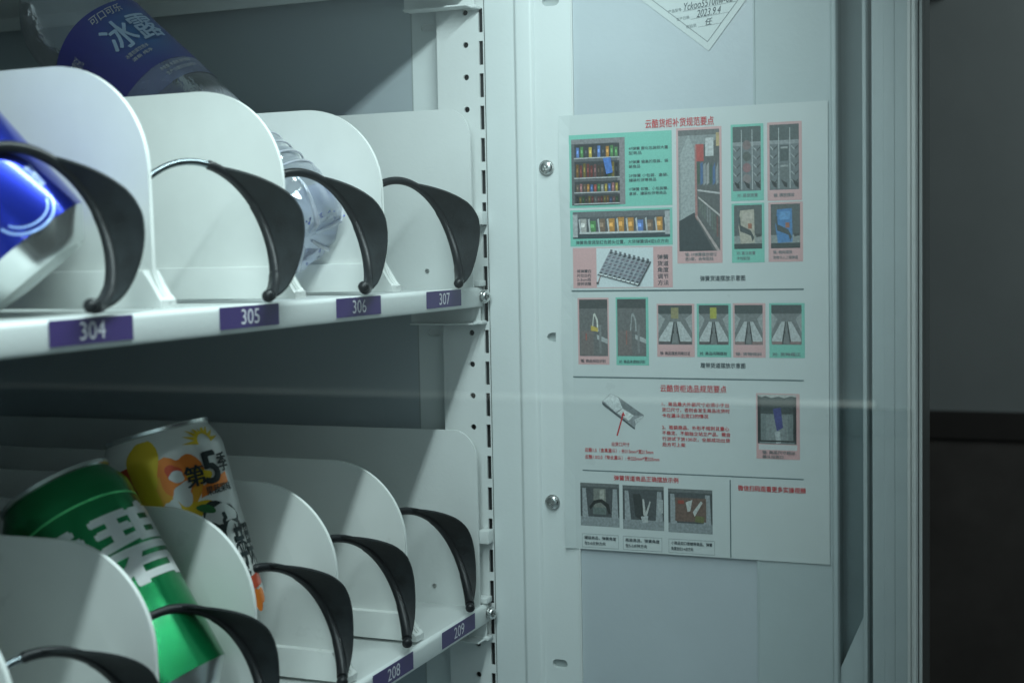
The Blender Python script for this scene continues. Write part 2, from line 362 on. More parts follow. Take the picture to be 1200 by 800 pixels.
def shelf(z0, dividers, labels, label, tab=True):
    s = thing('shelf', label, 'shelf', (-.5, 0, z0), 'white metal trays hung between the cabinet rails')
    # tray sheet with rolled front lip and fascia: profile in y,z swept along x
    pr = [(.46, z0 - .0012), (.0060, z0 - .0012), (.0040, z0 - .0004)] + [(.0030 + .0030 * math.cos(a), z0 - .0030 + .0030 * math.sin(a)) for a in [PI / 2 + PI / 2 * k / 6 for k in range(7)]]
    pr += [(0, z0 - .0120), (.0006, z0 - .0136), (.0020, z0 - .0142), (.0160, z0 - .0142)]
    inner = []
    for k, p in enumerate(pr):
        a = Vector(pr[max(0, k - 1)]); b = Vector(pr[min(len(pr) - 1, k + 1)]); t = (b - a).normalized(); inner.append((p[0] - t.y * .0008, p[1] + t.x * .0008))
    bm = BM(); loop = pr + inner[::-1]
    A = [bm.verts.new((-1.0, y, z)) for y, z in loop]; B = [bm.verts.new((-.0045, y, z)) for y, z in loop]; n_ = len(loop)
    for k in range(n_): bm.faces.new((A[k], A[(k + 1) % n_], B[(k + 1) % n_], B[k]))
    m_ = len(pr)
    for k in range(m_ - 1):
        for V in (A, B): bm.faces.new((V[k], V[k + 1], V[n_ - 2 - k], V[n_ - 1 - k]))
    obj('tray', bm, WHITE, s, smooth=True)
    for x in dividers: divider(s, x, z0)
    # end plate against the rail, lower and tighter cornered
    poly = [(.46, z0 - .012), (.46, z0 + .1246)] + arc(.0035 + .018, z0 + .1246 - .022, .018, .022, PI / 2, PI, 12) + [(.0035, z0 + .001), (.0035, z0 - .012)]
    hole = circ(.0385, z0 + .0118, .0012, 10)
    bm = BM(); prism(bm, poly, -.0130, -.0110, .0006); obj('end_plate', bm, WHITE, s, smooth=True)
    bm = BM(); tube(bm, [(-.0128, .0385, z0 + .0118), (-.0137, .0385, z0 + .0118)], .0016, 14); obj('rivet', bm, STEEL, s, smooth=True)
    # bracket and hook tabs that hold the tray on the rail
    bm = BM(); prism(bm, [(.0010, z0 - .0250), (.055, z0 - .0250), (.055, z0 - .0146), (.0010, z0 - .0146)], -.0075, -.0060, .0004); obj('bracket', bm, WHITE, s)
    bm = BM(); box(bm, -.0200, -.0076, .0018, .050, z0 - .0262, z0 - .0250, .0004); obj('bracket_flange', bm, WHITE, s)
    for (a, b, c, d) in ((-.0030, .0052, z0 + .0435, z0 + .0530), (-.0010, .0090, z0 + .0004, z0 + .0046), (-.0012, .0100, z0 - .0262, z0 - .0238)):
        bm = BM(); box(bm, -.0100, -.0004, a, b, c, d, .0008); obj('hook_tab', bm, WHITE, s, smooth=True)
    rivet_screw('screw', s, (-.0062, -.0015, z0 - .0068), (-.45, -1, .05), .0041, .0036, wash=1)
    for xc, num in labels:
        bm = BM(); box(bm, xc - .0272, xc + .0272, -.00045, -.00010, z0 - .0116, z0 - .0006, .0001)
        lp = obj('number_label', bm, PURPLE, s)
        bm = text2d(num, .0165, .0076, .004)
        M = Matrix.Translation((xc - .0085, -.00060, z0 - .0098)) @ Matrix.Rotation(PI / 2, 4, 'X')
        obj('digits', bm, LTEXT, lp, M=M)
    return s
Z3, Z2, Z4 = 1.2770, 1.0512, 1.4965
shelf(Z3, [-.130, -.247, -.366, -.487, -.606], [(-.0700, '307'), (-.1888, '306'), (-.3050, '305'), (-.4272, '304')],
      'middle white shelf with purple labels 304 to 307 and tall rounded dividers')
shelf(Z2, [-.109, -.200, -.288, -.374, -.468, -.560], [(-.0580, '209'), (-.1565, '208'), (-.2440, '207')],
      'lower white shelf with purple labels 208 and 209, carrying the green and white cans')
shelf(Z4, [-.130, -.247, -.366, -.487], [], 'topmost white shelf of which only the underside bracket shows at the top edge')

# ------------------------------------------------------------------ spring coils
def coil(x0, y0, te, z0, R, P, name, sleeve_from, label, fe=None, fs=1.0):
    zc = z0 + .0040 + R
    t = thing('spring_coil', label, 'spring coil', (x0, y0, z0), 'spring coils with black fins at the front of each lane')
    def H(a, dr=0, dy=0): return Vector((x0 + (R + dr) * math.sin(a), y0 - P * a / (2 * PI) + dy, zc + (R + dr) * math.cos(a)))
    a0 = te - 8 * PI; n = 180
    bm = BM(); tube(bm, [H(a0 + (te - a0) * k / n) for k in range(n + 1)], .0018, 10); obj('wire', bm, WIRE, t, smooth=True)
    # plastic sleeve in two lengths with a raised joint
    bm = BM(); j1 = te - 1.95; j2 = te - .75; N = 90; rr = []; pp = []
    for k in range(N + 1):
        a = sleeve_from + (te - .10 - sleeve_from) * k / N; r = .0026
        if a > j1: r = .0029
        if a > j2: r = .0032
        if k == 0: r = .0019
        rr.append(r); pp.append(H(a))
    tube(bm, pp, rr, 14); obj('sleeve', bm, BLACK, t, smooth=True)
    bm = BM(); e_ = H(te); d = (H(te) - H(te - .05)).normalized()
    tube(bm, [e_ - d * .0045, e_ - d * .002, e_ - d * .0012, e_, e_ + d * .0012, e_ + d * .0021, e_ + d * .0026], [.0022, .0022, .0030, .0033, .0031, .0022, .0007], 16); obj('wire_tip', bm, BLACK, t, smooth=True)
    # crescent fin standing forward off the sleeve
    fe = fe or te; f0 = fe - 2.68; f1 = min(fe - .14, te - .1); K = [(0, 0), (.05, .0068), (.11, .0138), (.17, .0192), (.225, .0228), (.27, .0240), (.33, .0244), (.37, .0238), (.45, .0212), (.53, .0180), (.62, .0142), (.72, .0104), (.82, .0070), (.92, .0034), (1, .0006)]
    def wd(u):
        for (a, b), (c, d) in zip(K, K[1:]):
            if a <= u <= c: return b + (d - b) * (u - a) / (c - a)
    bm = BM(); M_ = 44; ths = .0009; strip = []
    for k in range(M_ + 1):
        u = k / M_; a = f0 + (f1 - f0) * u; ww = wd(u) * fs; row = []
        for s_, dr in ((0, 0), (.5, .0009), (1, .0012)):
            for sg in (-1, 1): row.append(bm.verts.new(H(a, dr + sg * ths * (1 - .35 * s_), -.0012 - ww * s_)))
        strip.append(row)
    for A, B in zip(strip, strip[1:]):
        for i in (0, 2):
            bm.faces.new((A[i], A[i + 2], B[i + 2], B[i])); bm.faces.new((A[i + 1], B[i + 1], B[i + 3], A[i + 3]))
        bm.faces.new((A[4], A[5], B[5], B[4])); bm.faces.new((A[0], B[0], B[1], A[1]))
    obj('fin', bm, FIN, t, smooth=True)
UP = (.0345, .0863); LO = (.0350, .1021)
coil(-.0694, .0326, 3.10, Z3, *UP, '307', -2.0, 'black-finned spring coil above the purple 307 label')
coil(-.1905, .0375, 3.45, Z3, *UP, '306', -2.0, 'black-finned spring coil above the 306 label, in front of the clear bottle', 3.12, .80)
coil(-.3030, .0333, 3.13, Z3, *UP, '305', .25, 'spring coil above the 305 label with bare steel wire before its black fin')
coil(-.4282, .0400, 3.32, Z3, *UP, '304', -2.0, 'black-finned spring coil above the 304 label, round the blue can', 3.20, .88)
coil(-.0606, .0405, 2.72, Z2, *LO, '209', -2.0, 'black-finned spring coil nearest the slotted rail on the lower shelf', 2.82, .76)
coil(-.1570, .0411, 2.66, Z2, *LO, '208', -2.0, 'black-finned spring coil above the 208 label, second from the slotted rail', 2.78, .84)
coil(-.2399, .0414, 2.66, Z2, *LO, '207', -2.0, 'black-finned lower spring coil in front of the lane with the white fruit can', 2.78, .88)
coil(-.3342, .0337, 2.66, Z2, *LO, '206', -.9, 'spring coil crossing in front of the green can', 2.78, .88)
coil(-.4176, .0448, 2.66, Z2, *LO, '205', -.2, 'spring coil with shiny wire in the bottom left corner')

# ------------------------------------------------------------------ cans and bottle
def frame(B, T, spin):
    """matrix with local z from B to T; local +x turned to the camera and then by spin about z"""
    B, T = Vector(B), Vector(T); zv = (T - B).normalized(); v = (CAM - B); xv = (v - zv * v.dot(zv)).normalized(); yv = zv.cross(xv)
    R_ = Matrix((xv, yv, zv)).transposed().to_4x4()
    return Matrix.Translation(B) @ R_ @ Matrix.Rotation(spin, 4, 'Z'), (T - B).length
def wrap(bm, r, phi, z, maxe=.003, L=None):
    """bend a flat xy mesh round a cylinder; its centre goes to angle phi, height z"""
    xs = [v.co.x for v in bm.verts]; ys = [v.co.y for v in bm.verts]; cx = (min(xs) + max(xs)) / 2; cy = (min(ys) + max(ys)) / 2
    bmesh.ops.triangulate(bm, faces=bm.faces[:])
    for _ in range(4):
        es = [e for e in bm.edges if abs(e.verts[0].co.x - e.verts[1].co.x) > maxe]
        if not es: break
        bmesh.ops.subdivide_edges(bm, edges=es, cuts=1); bmesh.ops.triangulate(bm, faces=bm.faces[:])
    for v in bm.verts:
        a = phi + (v.co.x - cx) / r; h = z + v.co.y - cy; rr = r + v.co.z
        if L and h > L - .0155: h = min(h, L - .005); rr -= r * .135 * ((h - L + .0155) / .0133) ** 1.35
        v.co = Vector((rr * math.cos(a), rr * math.sin(a), h))
    return bm
def poly2d(shapes):
    """shapes: (points, colour, lift) -> flat mesh with colour attribute"""
    bm = BM(); lay = bm.loops.layers.float_color.new('Col')
    for pts, c, lift in shapes:
        vs_ = [bm.verts.new((x, y, lift)) for x, y in pts]
        tr = tessellate_polygon([[Vector((x, y, 0)) for x, y in pts]])
        for t_ in tr:
            try: f = bm.faces.new([vs_[i] for i in t_])
            except ValueError: continue
            for l in f.loops: l[lay] = c + (1,)
    return bm
def can(name, label, B, T, r, paint, spin=0, lid=STEEL):
    M, L = frame(B, T, 0); t = thing(name, label, 'drink can', B, None)
    prof = [(r, .0125), (r, L - .0155), (r * .985, L - .0125), (r * .93, L - .0080), (r * .855, L - .0035), (r * .84, L - .0022)]
    bm = BM(); lathe(bm, prof, 72); obj('body', bm, paint, t, M=M, smooth=True)
    bm = BM(); lathe(bm, [(.0001, .0090), (r * .3, .0085), (r * .55, .0060), (r * .67, .0006), (r * .70, 0), (r * .73, .0004), (r * .80, .0040), (r * .93, .0095), (r, .0125)], 72); obj('base', bm, lid, t, M=M, smooth=True)
    bm = BM(); lathe(bm, [(r * .84, L - .0022), (r * .865, L - .0014), (r * .865, L + .0004), (r * .84, L + .0008), (r * .81, L + .0002), (r * .79, L - .0045), (r * .76, L - .0050), (r * .73, L - .0022), (.0001, L - .0022)], 72); obj('lid', bm, lid, t, M=M, smooth=True)
    return t, M, L
ALU = mat('brushed_can_metal', (.70, .73, .72), .22, .9, noise=.04)
CANINK = mat('black_can_ink', (.012, .022, .024), .5, spec=.2)
GREENP = mat('green_can_paint', (.002, .20, .062), .24, .7, noise=.01, coat=.1, rnoise=.01)
GREENL = mat('light_green_line', (.10, .62, .22), .25, .4)
WHITEP = mat('white_can_paint', (.60, .62, .60), .3, .1, noise=.02, coat=.4)
BLUEP = mat('blue_can_paint', (.006, .020, .33), .22, .75, noise=.01, coat=.3, rnoise=.01)
SILVP = mat('silver_print', (.66, .68, .68), .35, .3)
LBLUE = mat('pale_blue_print', (.50, .66, .88), .3)
SOFTB = mat('soft_blue_print', (.28, .42, .78), .3, .3)
# green can: two large white characters low on a dark green band
gc, M, L = can('drink_can', 'green soft drink can with large white Chinese characters, leaning on the lower shelf', (-.326, .0380, 1.0700), (-.326, .1089, 1.1815), .0350, GREENP, lid=ALU)
bm = text2d('雪碧', .098, .042, .055); wrap(bm, .0350 + .00012, .09, L * .625); obj('character_print', bm, SILVP, gc, M=M, smooth=True)
bm = poly2d([([(-.06, .0007)] + [(x / 100, .0007 + .006 * math.sin((x + 6) / 12 * PI)) for x in range(-6, 7)] + [(.06, -.0002)] + [(x / 100, -.0006 + .006 * math.sin((x + 6) / 12 * PI)) for x in range(6, -7, -1)], (.1, .6, .2), 0)])
wrap(bm, .0350 + .00010, .15, L * .62 + .027); obj('curved_line_print', bm, GREENL, gc, M=M, smooth=True)
for dx in (-.0007,):
    pass
# white can with yellow and orange fruit shapes
wc, M, L = can('drink_can', 'white can with yellow fruit shapes and a number 5 behind the green can', (-.252, .0661, 1.0896), (-.252, .0985, 1.2024), .0345, WHITEP, lid=ALU)
def blob(cx, cy, rx, ry, seed, n=26, j=.14, rot=0):
    rg = random.Random(seed); ph = [rg.uniform(0, 6.28) for _ in range(4)]; out = []
    for k in range(n):
        a = 2 * PI * k / n; q = 1 + j * math.sin(2 * a + ph[0]) + j * .7 * math.sin(3 * a + ph[1]) + j * .4 * math.sin(5 * a + ph[2])
        x, y = rx * q * math.cos(a), ry * q * math.sin(a); out.append((cx + x * math.cos(rot) - y * math.sin(rot), cy + x * math.sin(rot) + y * math.cos(rot)))
    return out
mmx = .001
def sc(p): return [(x * mmx, y * mmx) for x, y in p]
YEL, ORG_, RED_, INK, WHT, GRN = (.72, .50, .02), (.80, .22, .03), (.62, .08, .03), (.02, .035, .035), (.60, .62, .60), (.03, .16, .05)
shp = [(blob(-14, 9, 13, 17, 21, j=.12), ORG_, -.0001), (blob(2, 8, 12, 12, 22, j=.12), (.74, .36, .03), -.00005), (blob(-20, 19, 9, 7, 1), RED_, 0), (blob(-24, 14, 6, 3, 11), ORG_, .0001), (blob(-9, 24, 7.5, 12, 2, j=.1), YEL, .0002), (blob(-10, 6, 5, 13, 3, j=.06), YEL, .0002), (blob(-15, -4, 3.0, 9, 31, j=.06), YEL, .0002),
       (blob(6, 16, 8.5, 11, 4, j=.2), ORG_, .0002), (blob(3, 18, 3.2, 4, 41), RED_, .0003), (blob(4, 16, 3.4, 2.6, 5, j=.1), WHT, .0004), (blob(5, 8, 5.2, 4.2, 6, j=.25), WHT, .0004), (blob(8, 0, 9, 4, 7, j=.1), YEL, .0002), (blob(-1, 1, 3, 7, 8), WHT, .0004),
       (blob(14, 14, 6, 3.5, 9), YEL, .0003)]
for a in range(9):
    t_ = PI * (.05 + .115 * a); shp.append(([(22 + 4 * math.cos(t_ - .3), 28 + 4 * math.sin(t_ - .3)), (22 + 12 * math.cos(t_), 28 + 10 * math.sin(t_)), (22 + 4 * math.cos(t_ + .3), 28 + 4 * math.sin(t_ + .3))], YEL, .0001))
for i, (cx, cy, rx, ry) in enumerate([(20, -6, 10, 7), (11, -13, 9, 6), (24, -16, 7, 8), (14, -24, 9, 7), (27, -27, 6, 8), (18, -36, 8, 6)]):
    shp += [(blob(cx, cy, rx, ry, 50 + i, j=.12), INK, .0004 + i * .00004), (blob(cx + .3, cy + .4, rx - 1.7, ry - 1.6, 60 + i, j=.14), WHT, .00042 + i * .00004), (blob(cx + 1, cy - 1, 1.6, 2.4, 70 + i, j=.3), INK, .00044 + i * .00004)]
shp += [(blob(13, -1, 4.5, 1.9, 80, j=.05, rot=-.4), GRN, .0008), (sc and [(12, 4), (30, 8), (30, 13), (14, 9)], ORG_, .0006), ([(24, -42), (38, -40), (38, -34), (25, -36)], (.62, .10, .05), .0008),
        (blob(30, -46, 5, 5, 91, j=.2), ORG_, .0008)]
lab = [([((x + 3.5) * 1.25 / 1000, (y - 9.5) * 1.25 / 1000) for x, y in p], c, l * .6) for p, c, l in shp]
bm = poly2d(lab)
wrap(bm, .0345 + .00012, .10, L * .55 - .004, .002, L); obj('fruit_print', bm, CANPRINT, wc, M=M, smooth=True)
for s_, w_, h_, dx, dz in (('第', .0115, .0115, .0075, .0225), ('季', .0095, .0105, .0290, .0265)):
    bm = text2d(s_, w_, h_, .05); wrap(bm, .0345 + .0010, .10 + (dx + .003) / .0345, L * .55 + dz); obj('character_print', bm, CANINK, wc, M=M)
bm = text2d('5', .0105, .0175, .06); wrap(bm, .0345 + .0010, .10 + .0215 / .0345, L * .55 + .0250); obj('number_print', bm, CANINK, wc, M=M)
bm = text2d('果蔬果味', .020, .0050, .03); wrap(bm, .0345 + .0010, .10 + .024 / .0345, L * .55 + .0125); obj('small_print', bm, CANINK, wc, M=M)
bm = text2d('苹果', .018, .026, .04); wrap(bm, .0345 + .0010, .10 + .034 / .0345, L * .55 - .022); obj('large_print', bm, CANINK, wc, M=M)
# blue can, base to the front
bc, M, L = can('drink_can', 'shiny blue can with silver base tilted above the 304 label', (-.4031, .0464, 1.2944), (-.4432, .1113, 1.3863), .0352, BLUEP, lid=ALU)
def ring2d(cx, cy, rx, ry, wv, a0, a1, n=30):
    o_ = [(cx + rx * math.cos(a0 + (a1 - a0) * k / n), cy + ry * math.sin(a0 + (a1 - a0) * k / n)) for k in range(n + 1)]
    i_ = [(cx + (rx - wv) * math.cos(a0 + (a1 - a0) * k / n), cy + (ry - wv) * math.sin(a0 + (a1 - a0) * k / n)) for k in range(n, -1, -1)]
    return o_ + i_
bm = poly2d([(sc(ring2d(0, 0, 15, 12, 1.3, PI * 1.05, PI * 1.95)), (.7, .8, .95), 0), (sc(ring2d(0, 0, 12, 9, 1.0, PI * 1.1, PI * 1.9)), (.7, .8, .95), 0), (sc(ring2d(4, 30, 8, 7, 1.4, PI * .6, PI * 2.3)), (.7, .8, .95), 0)])
wrap(bm, .0352 + .0001, .42, .036, .003); obj('swoosh_print', bm, SOFTB, bc, M=M, smooth=True)
bm = text2d('330ml', .004, .011, .01); bmesh.ops.rotate(bm, verts=bm.verts, matrix=Matrix.Rotation(0, 3, 'Z')); wrap(bm, .0352 + .0002, .85, .032); obj('small_print', bm, LBLUE, bc, M=M)
# water bottle: base at the front, neck up at the back
def rndb(a, z):
    return 1 + .020 * math.sin(3 * a + z * 90) * math.exp(-((z - .03) / .03) ** 2) + .012 * math.sin(5 * a + 40 * z) + .05 * max(0, (.035 - z) / .035) * math.sin(5 * a + .7) * (1 if z > .002 else .5)
Bb, Tb = (-.155, .0483, 1.3087), (-.155, .2113, 1.4482)
M, LL = frame(Bb, Tb, 0)
wbtl = thing('water_bottle', 'clear crumpled water bottle with dark blue label lying tilted between the dividers above 306', 'water bottle', Bb)
r = .0345
zs = [(.0001, .006), (.010, .005), (.017, .001), (.0225, .000), (.0265, .004), (.0295, .011), (.0322, .020), (.0340, .030), (.0345, .034)]
zz_ = .034
while zz_ < LL + .005:
    zz_ += .0022; zs.append((r - .0013 + .0013 * math.cos(zz_ * 2 * PI / .0125) if zz_ < .10 else r, zz_))
zs = [q for q in zs if q[1] < LL - .012]
zs += [(r * 1.02, LL - .010), (r * 1.07, LL - .002), (r * 1.08, LL + .008), (r * 1.02, LL + .020), (r * .88, LL + .032), (r * .64, LL + .044), (r * .44, LL + .053), (.0135, LL + .060), (.0125, LL + .070)]
bm = BM(); lathe(bm, zs, 96, rndb)
for v in bm.verts:
    if v.co.z < .06:
        v.co += mnoise.noise_vector(v.co * 120) * .0022 * (1 - v.co.z / .06)
obj('body', bm, PET, wbtl, M=M, smooth=True)
bm = BM(); lathe(bm, [(.0001, .0064), (.010, .0054), (.017, .0014), (.0220, .0006), (.0259, .0044), (.0289, .0112), (.0315, .020)], 40, rndb); obj('base', bm, PETBASE, wbtl, M=M, smooth=True)
bm = BM(); lathe(bm, [(.0149, LL + .068), (.0150, LL + .082), (.0140, LL + .084), (.0001, LL + .084)], 40); obj('cap', bm, BLUEP, wbtl, M=M, smooth=True)
# moulded rings and base ridges, their highlights put into a paler plastic
RIDGE = pane_mat('highlight_ridge_plastic', (.85, .9, .98), .12, 1.5, .40, (.86, .90, 1.0), .05)
SPECK = mat('blue_speck_plastic', (.10, .14, .55), .3)
for zc_ in (.0375, .0470, .0565, .0660, .0850):
    bm = BM(); ring_ = [Vector(((r + .0002) * rndb(2 * PI * k / 60, zc_) * math.cos(2 * PI * k / 60), (r + .0002) * rndb(2 * PI * k / 60, zc_) * math.sin(2 * PI * k / 60), zc_ + .0012 * math.sin(3 * 2 * PI * k / 60))) for k in range(61)]
    tube(bm, ring_, .0007, 6, False); obj('ring', bm, RIDGE, wbtl, M=M, smooth=True)
for q_ in range(5):
    a_ = 2 * PI * q_ / 5 + .5; pts_ = []
    for (rr_, zz2) in ((.006, .0045), (.014, .0015), (.0215, -.0008), (.0265, .003), (.0300, .011), (.0325, .020), (.0343, .031)):
        aa_ = a_ + .25 * math.sin(zz2 * 60); pts_.append((rr_ * math.cos(aa_), rr_ * math.sin(aa_), zz2))
    bm = BM(); tube(bm, pts_, [.0010, .0014, .0018, .0016, .0013, .0010, .0004], 8); obj('base_ridge', bm, RIDGE, wbtl, M=M, smooth=True)
bm = BM()
for q_ in range(16):
    a_ = random.uniform(0, 2 * PI); rr_ = random.uniform(.020, .0255); c_ = Vector((rr_ * math.cos(a_), rr_ * math.sin(a_), random.uniform(-.0004, .004)))
    tube(bm, [c_, c_ + Vector((random.uniform(-1, 1), random.uniform(-1, 1), .3)) * .0012, c_ + Vector((random.uniform(-1, 1), random.uniform(-1, 1), .6)) * .0020], [.0004, .0007, .0003], 6)
obj('coloured_speck', bm, SPECK, wbtl, M=M)
# printed sleeve with a gradient of blues
BL = bpy.data.materials.new('blue_bottle_label'); BL.use_nodes = True; nt = BL.node_tree; b = nt.nodes['Principled BSDF']; b.inputs['Roughness'].default_value = .3
a = nt.nodes.new('ShaderNodeAttribute'); a.attribute_name = 'Col'; nt.links.new(a.outputs[0], b.inputs['Base Color'])
bm = BM(); lay = bm.loops.layers.float_color.new('Col'); n = 96; q = 30; z_a, z_b = LL - .071, LL - .013; rings = []
for j in range(q + 1):
    z = z_a + (z_b - z_a) * j / q
    rings.append([bm.verts.new(((r * 1.012 + max(0, (z - LL + .03)) * .06) * rndb(2 * PI * k / n, z) * math.cos(2 * PI * k / n), (r * 1.012 + max(0, (z - LL + .03)) * .06) * rndb(2 * PI * k / n, z) * math.sin(2 * PI * k / n), z)) for k in range(n)])
for j in range(q):
    for k in range(n):
        f = bm.faces.new((rings[j][k], rings[j][(k + 1) % n], rings[j + 1][(k + 1) % n], rings[j + 1][k]))
        an = (2 * PI * k / n + PI) % (2 * PI) - PI; u = math.exp(-((an - .75) / .55) ** 2) * math.exp(-((j / q - .5) / .4) ** 2)
        c = (.040 + .01 * u, .038 + .15 * u, .30 + .16 * u)
        for l in f.loops: l[lay] = c + (1,)
lb_ = obj('label_sleeve', bm, BL, wbtl, M=M, smooth=True)
for s_, w_, h_, phi, z, sh in (('冰露', .038, .024, .62, LL - .039, .0), ('可口可乐', .024, .0066, .48, LL - .0195, .25), ('冰露包装饮用水', .017, .0032, .36, LL - .055, 0), ('清新 纯净', .015, .0028, .38, LL - .0595, 0), ('扫码赢好礼', .012, .009, -.62, LL - .030, 0)):
    bm = text2d(s_, w_, h_, .03 if h_ > .02 else .015, sh); wrap(bm, r * 1.012 + .0013, phi, z)
    obj('character_print', bm, LBLUE if h_ > .02 else SILVP, lb_, M=M)
bm = BM(); lathe(bm, [(r * 1.016, LL - .087), (r * 1.016, LL - .0715)], 72, rndb); obj('clear_label_band', bm, pane_mat('lilac_clear_film', (.62, .66, .9), .03, 1.45, .25, (.45, .50, .8), .1), wbtl, M=M, smooth=True)
for s_, w_, h_, phi, z in (('净含量 水源地 执行标准', .024, .003, .72, LL - .076), ('生产日期见瓶身喷码', .024, .003, .75, LL - .081)):
    bm = text2d(s_, w_, h_); wrap(bm, r * 1.016 + .0012, phi, z); obj('small_print', bm, SILVP, wbtl, M=M)

# ------------------------------------------------------------------ poster (millimetres: u to the viewer's right, v down)
px, py, pz = -.0009, -.058, 1.3935
po = thing('poster', 'large white instruction poster with green and pink picture panels taped to the side wall', 'poster', (px, py, pz))
def P(u, v, lift): return (-lift * .00005, -u / 1000, -v / 1000)
bm = BM()   # paper, its left edge a little lifted
NU, NV = 24, 30; g = []
for i in range(NU + 1):
    col_ = []
    for j in range(NV + 1):
        u = 182.4 * i / NU; v = 299.5 * j / NV; lf = max(0, (4 - u) / 4) * .0008 * (1 + math.sin(v * .05))
        col_.append(bm.verts.new((-lf, -u / 1000, -v / 1000)))
    g.append(col_)
for i in range(NU):
    for j in range(NV): bm.faces.new((g[i][j], g[i + 1][j], g[i + 1][j + 1], g[i][j + 1]))
ext = bmesh.ops.extrude_face_region(bm, geom=bm.faces[:], use_keep_orig=True)
bmesh.ops.translate(bm, verts=[v for v in ext['geom'] if isinstance(v, bmesh.types.BMVert)], vec=(.0003, 0, 0))
obj('paper', bm, PAPER, po, local=True)
GREENC, PINKC, DK = (.22, .58, .48), (.66, .42, .42), (.07, .085, .09)
def pprint(name, shapes, lift=2, mt=PHOTO):
    """shapes: (list of (u,v), colour)"""
    bm = BM(); lay = bm.loops.layers.float_color.new('Col'); bm.faces.layers.int.new('flat')
    for k, (pts, c) in enumerate(shapes):
        l0 = lift + min(k, 400) * .10
        vs_ = [bm.verts.new(P(u, v, l0)) for u, v in pts]
        for t_ in tessellate_polygon([[Vector((u, v, 0)) for u, v in pts]]):
            try: f = bm.faces.new([vs_[i] for i in t_])
            except ValueError: continue
            for l in f.loops: l[lay] = c + (1,)
    bmesh.ops.recalc_face_normals(bm, faces=bm.faces)
    return obj(name, bm, mt, po, local=True)
def rc(u0, v0, u1, v1): return [(u0, v0), (u1, v0), (u1, v1), (u0, v1)]
def inr(R_, a, b, c, d): u0, v0, u1, v1 = R_; return rc(u0 + (u1 - u0) * a, v0 + (v1 - v0) * b, u0 + (u1 - u0) * c, v0 + (v1 - v0) * d)
def ipt(R_, pts): u0, v0, u1, v1 = R_; return [(u0 + (u1 - u0) * a, v0 + (v1 - v0) * b) for a, b in pts]
def ptext(body, u0, v0, u1, v1, mt=BLUINK, bold=.02, name='text_print', lift=4):
    bm = text2d(body, (u1 - u0) / 1000, (v1 - v0) / 1000, bold)
    for v in bm.verts: x, y = v.co.x, v.co.y; v.co = Vector((-lift * .00005 - v.co.z, -u0 / 1000 - x, -v1 / 1000 + y))
    bmesh.ops.recalc_face_normals(bm, faces=bm.faces)
    return obj(name, bm, mt, po, local=True)
rg = random.Random(3)
def goods(R_, a0, a1, b0, b1, n, dark=.5, bright=True):
    out = []; cs = [(.45, .10, .08), (.50, .38, .08), (.10, .26, .10), (.12, .22, .50), (.45, .20, .20), (.42, .42, .40), (.20, .14, .10), (.05, .06, .07), (.5, .25, .06)]
    w_ = (a1 - a0) / n
    for k in range(n):
        c = rg.choice(cs); c = tuple(x * dark for x in c); x0 = a0 + k * w_; top = b0 + (b1 - b0) * rg.uniform(0, .25)
        out.append((inr(R_, x0 + w_ * .12, top, x0 + w_ * .85, b1), c))
        out.append((inr(R_, x0 + w_ * .25, top + (b1 - top) * .3, x0 + w_ * .65, top + (b1 - top) * .6), tuple(min(1, x * 1.9 + .03) for x in c)))
        out.append((inr(R_, x0 + w_ * .15, top, x0 + w_ * .28, b1), tuple(x * .6 + .02 for x in c)))
    return out
ptext('云酷货柜补货规范要点', 61.5, 5.8, 108.2, 11.6, REDINK, .03, 'title_print')
# 1 shelf overview
pprint('green_panel', [(rc(5.9, 13.6, 79.6, 63.2), GREENC)])
R_ = (8.6, 16.6, 46.9, 61.6); sh = [(rc(*R_), (.13, .14, .15)), (inr(R_, 0, 0, 1, .07), (.25, .25, .26)), (inr(R_, .86, 0, 1, 1), (.26, .25, .26))]
for k, (b0, b1) in enumerate(((.10, .28), (.36, .58), (.66, .80), (.86, .97))):
    sh += [(inr(R_, .06, b0 - .02, .9, b1 + .02), (.05, .055, .06))] + goods(R_, .08, .88, b0, b1, (10, 12, 12, 14)[k], (1.0, .35, .7, .25)[k]) + [(inr(R_, .05, b1, .9, b1 + .018), (.45, .47, .48))]
sh += [(ipt(R_, [(.60, .30), (.74, .29), (.78, .52), (.66, .54)]), (.08, .20, .55))]
pprint('picture', mt=PICT, shapes= sh, lift=3)
for i, (a, b_, wv) in enumerate((('4F弹簧 膨化包装较大重', '型商品', 9), ('3F弹簧 偏高的瓶装、袋', '装商品', 8), ('2F弹簧 小包装、盒装、', '罐装松饼等商品', 19), ('1F弹簧 软糖、小包装糖、', '盒装、罐装松饼等商品', 26))):
    v0 = (23.4, 32.4, 41.6, 50.6)[i]; ptext(a, 49.6, v0, 77.0, v0 + 2.3); ptext(b_, 49.6, v0 + 3.0, 49.6 + wv, v0 + 5.3)
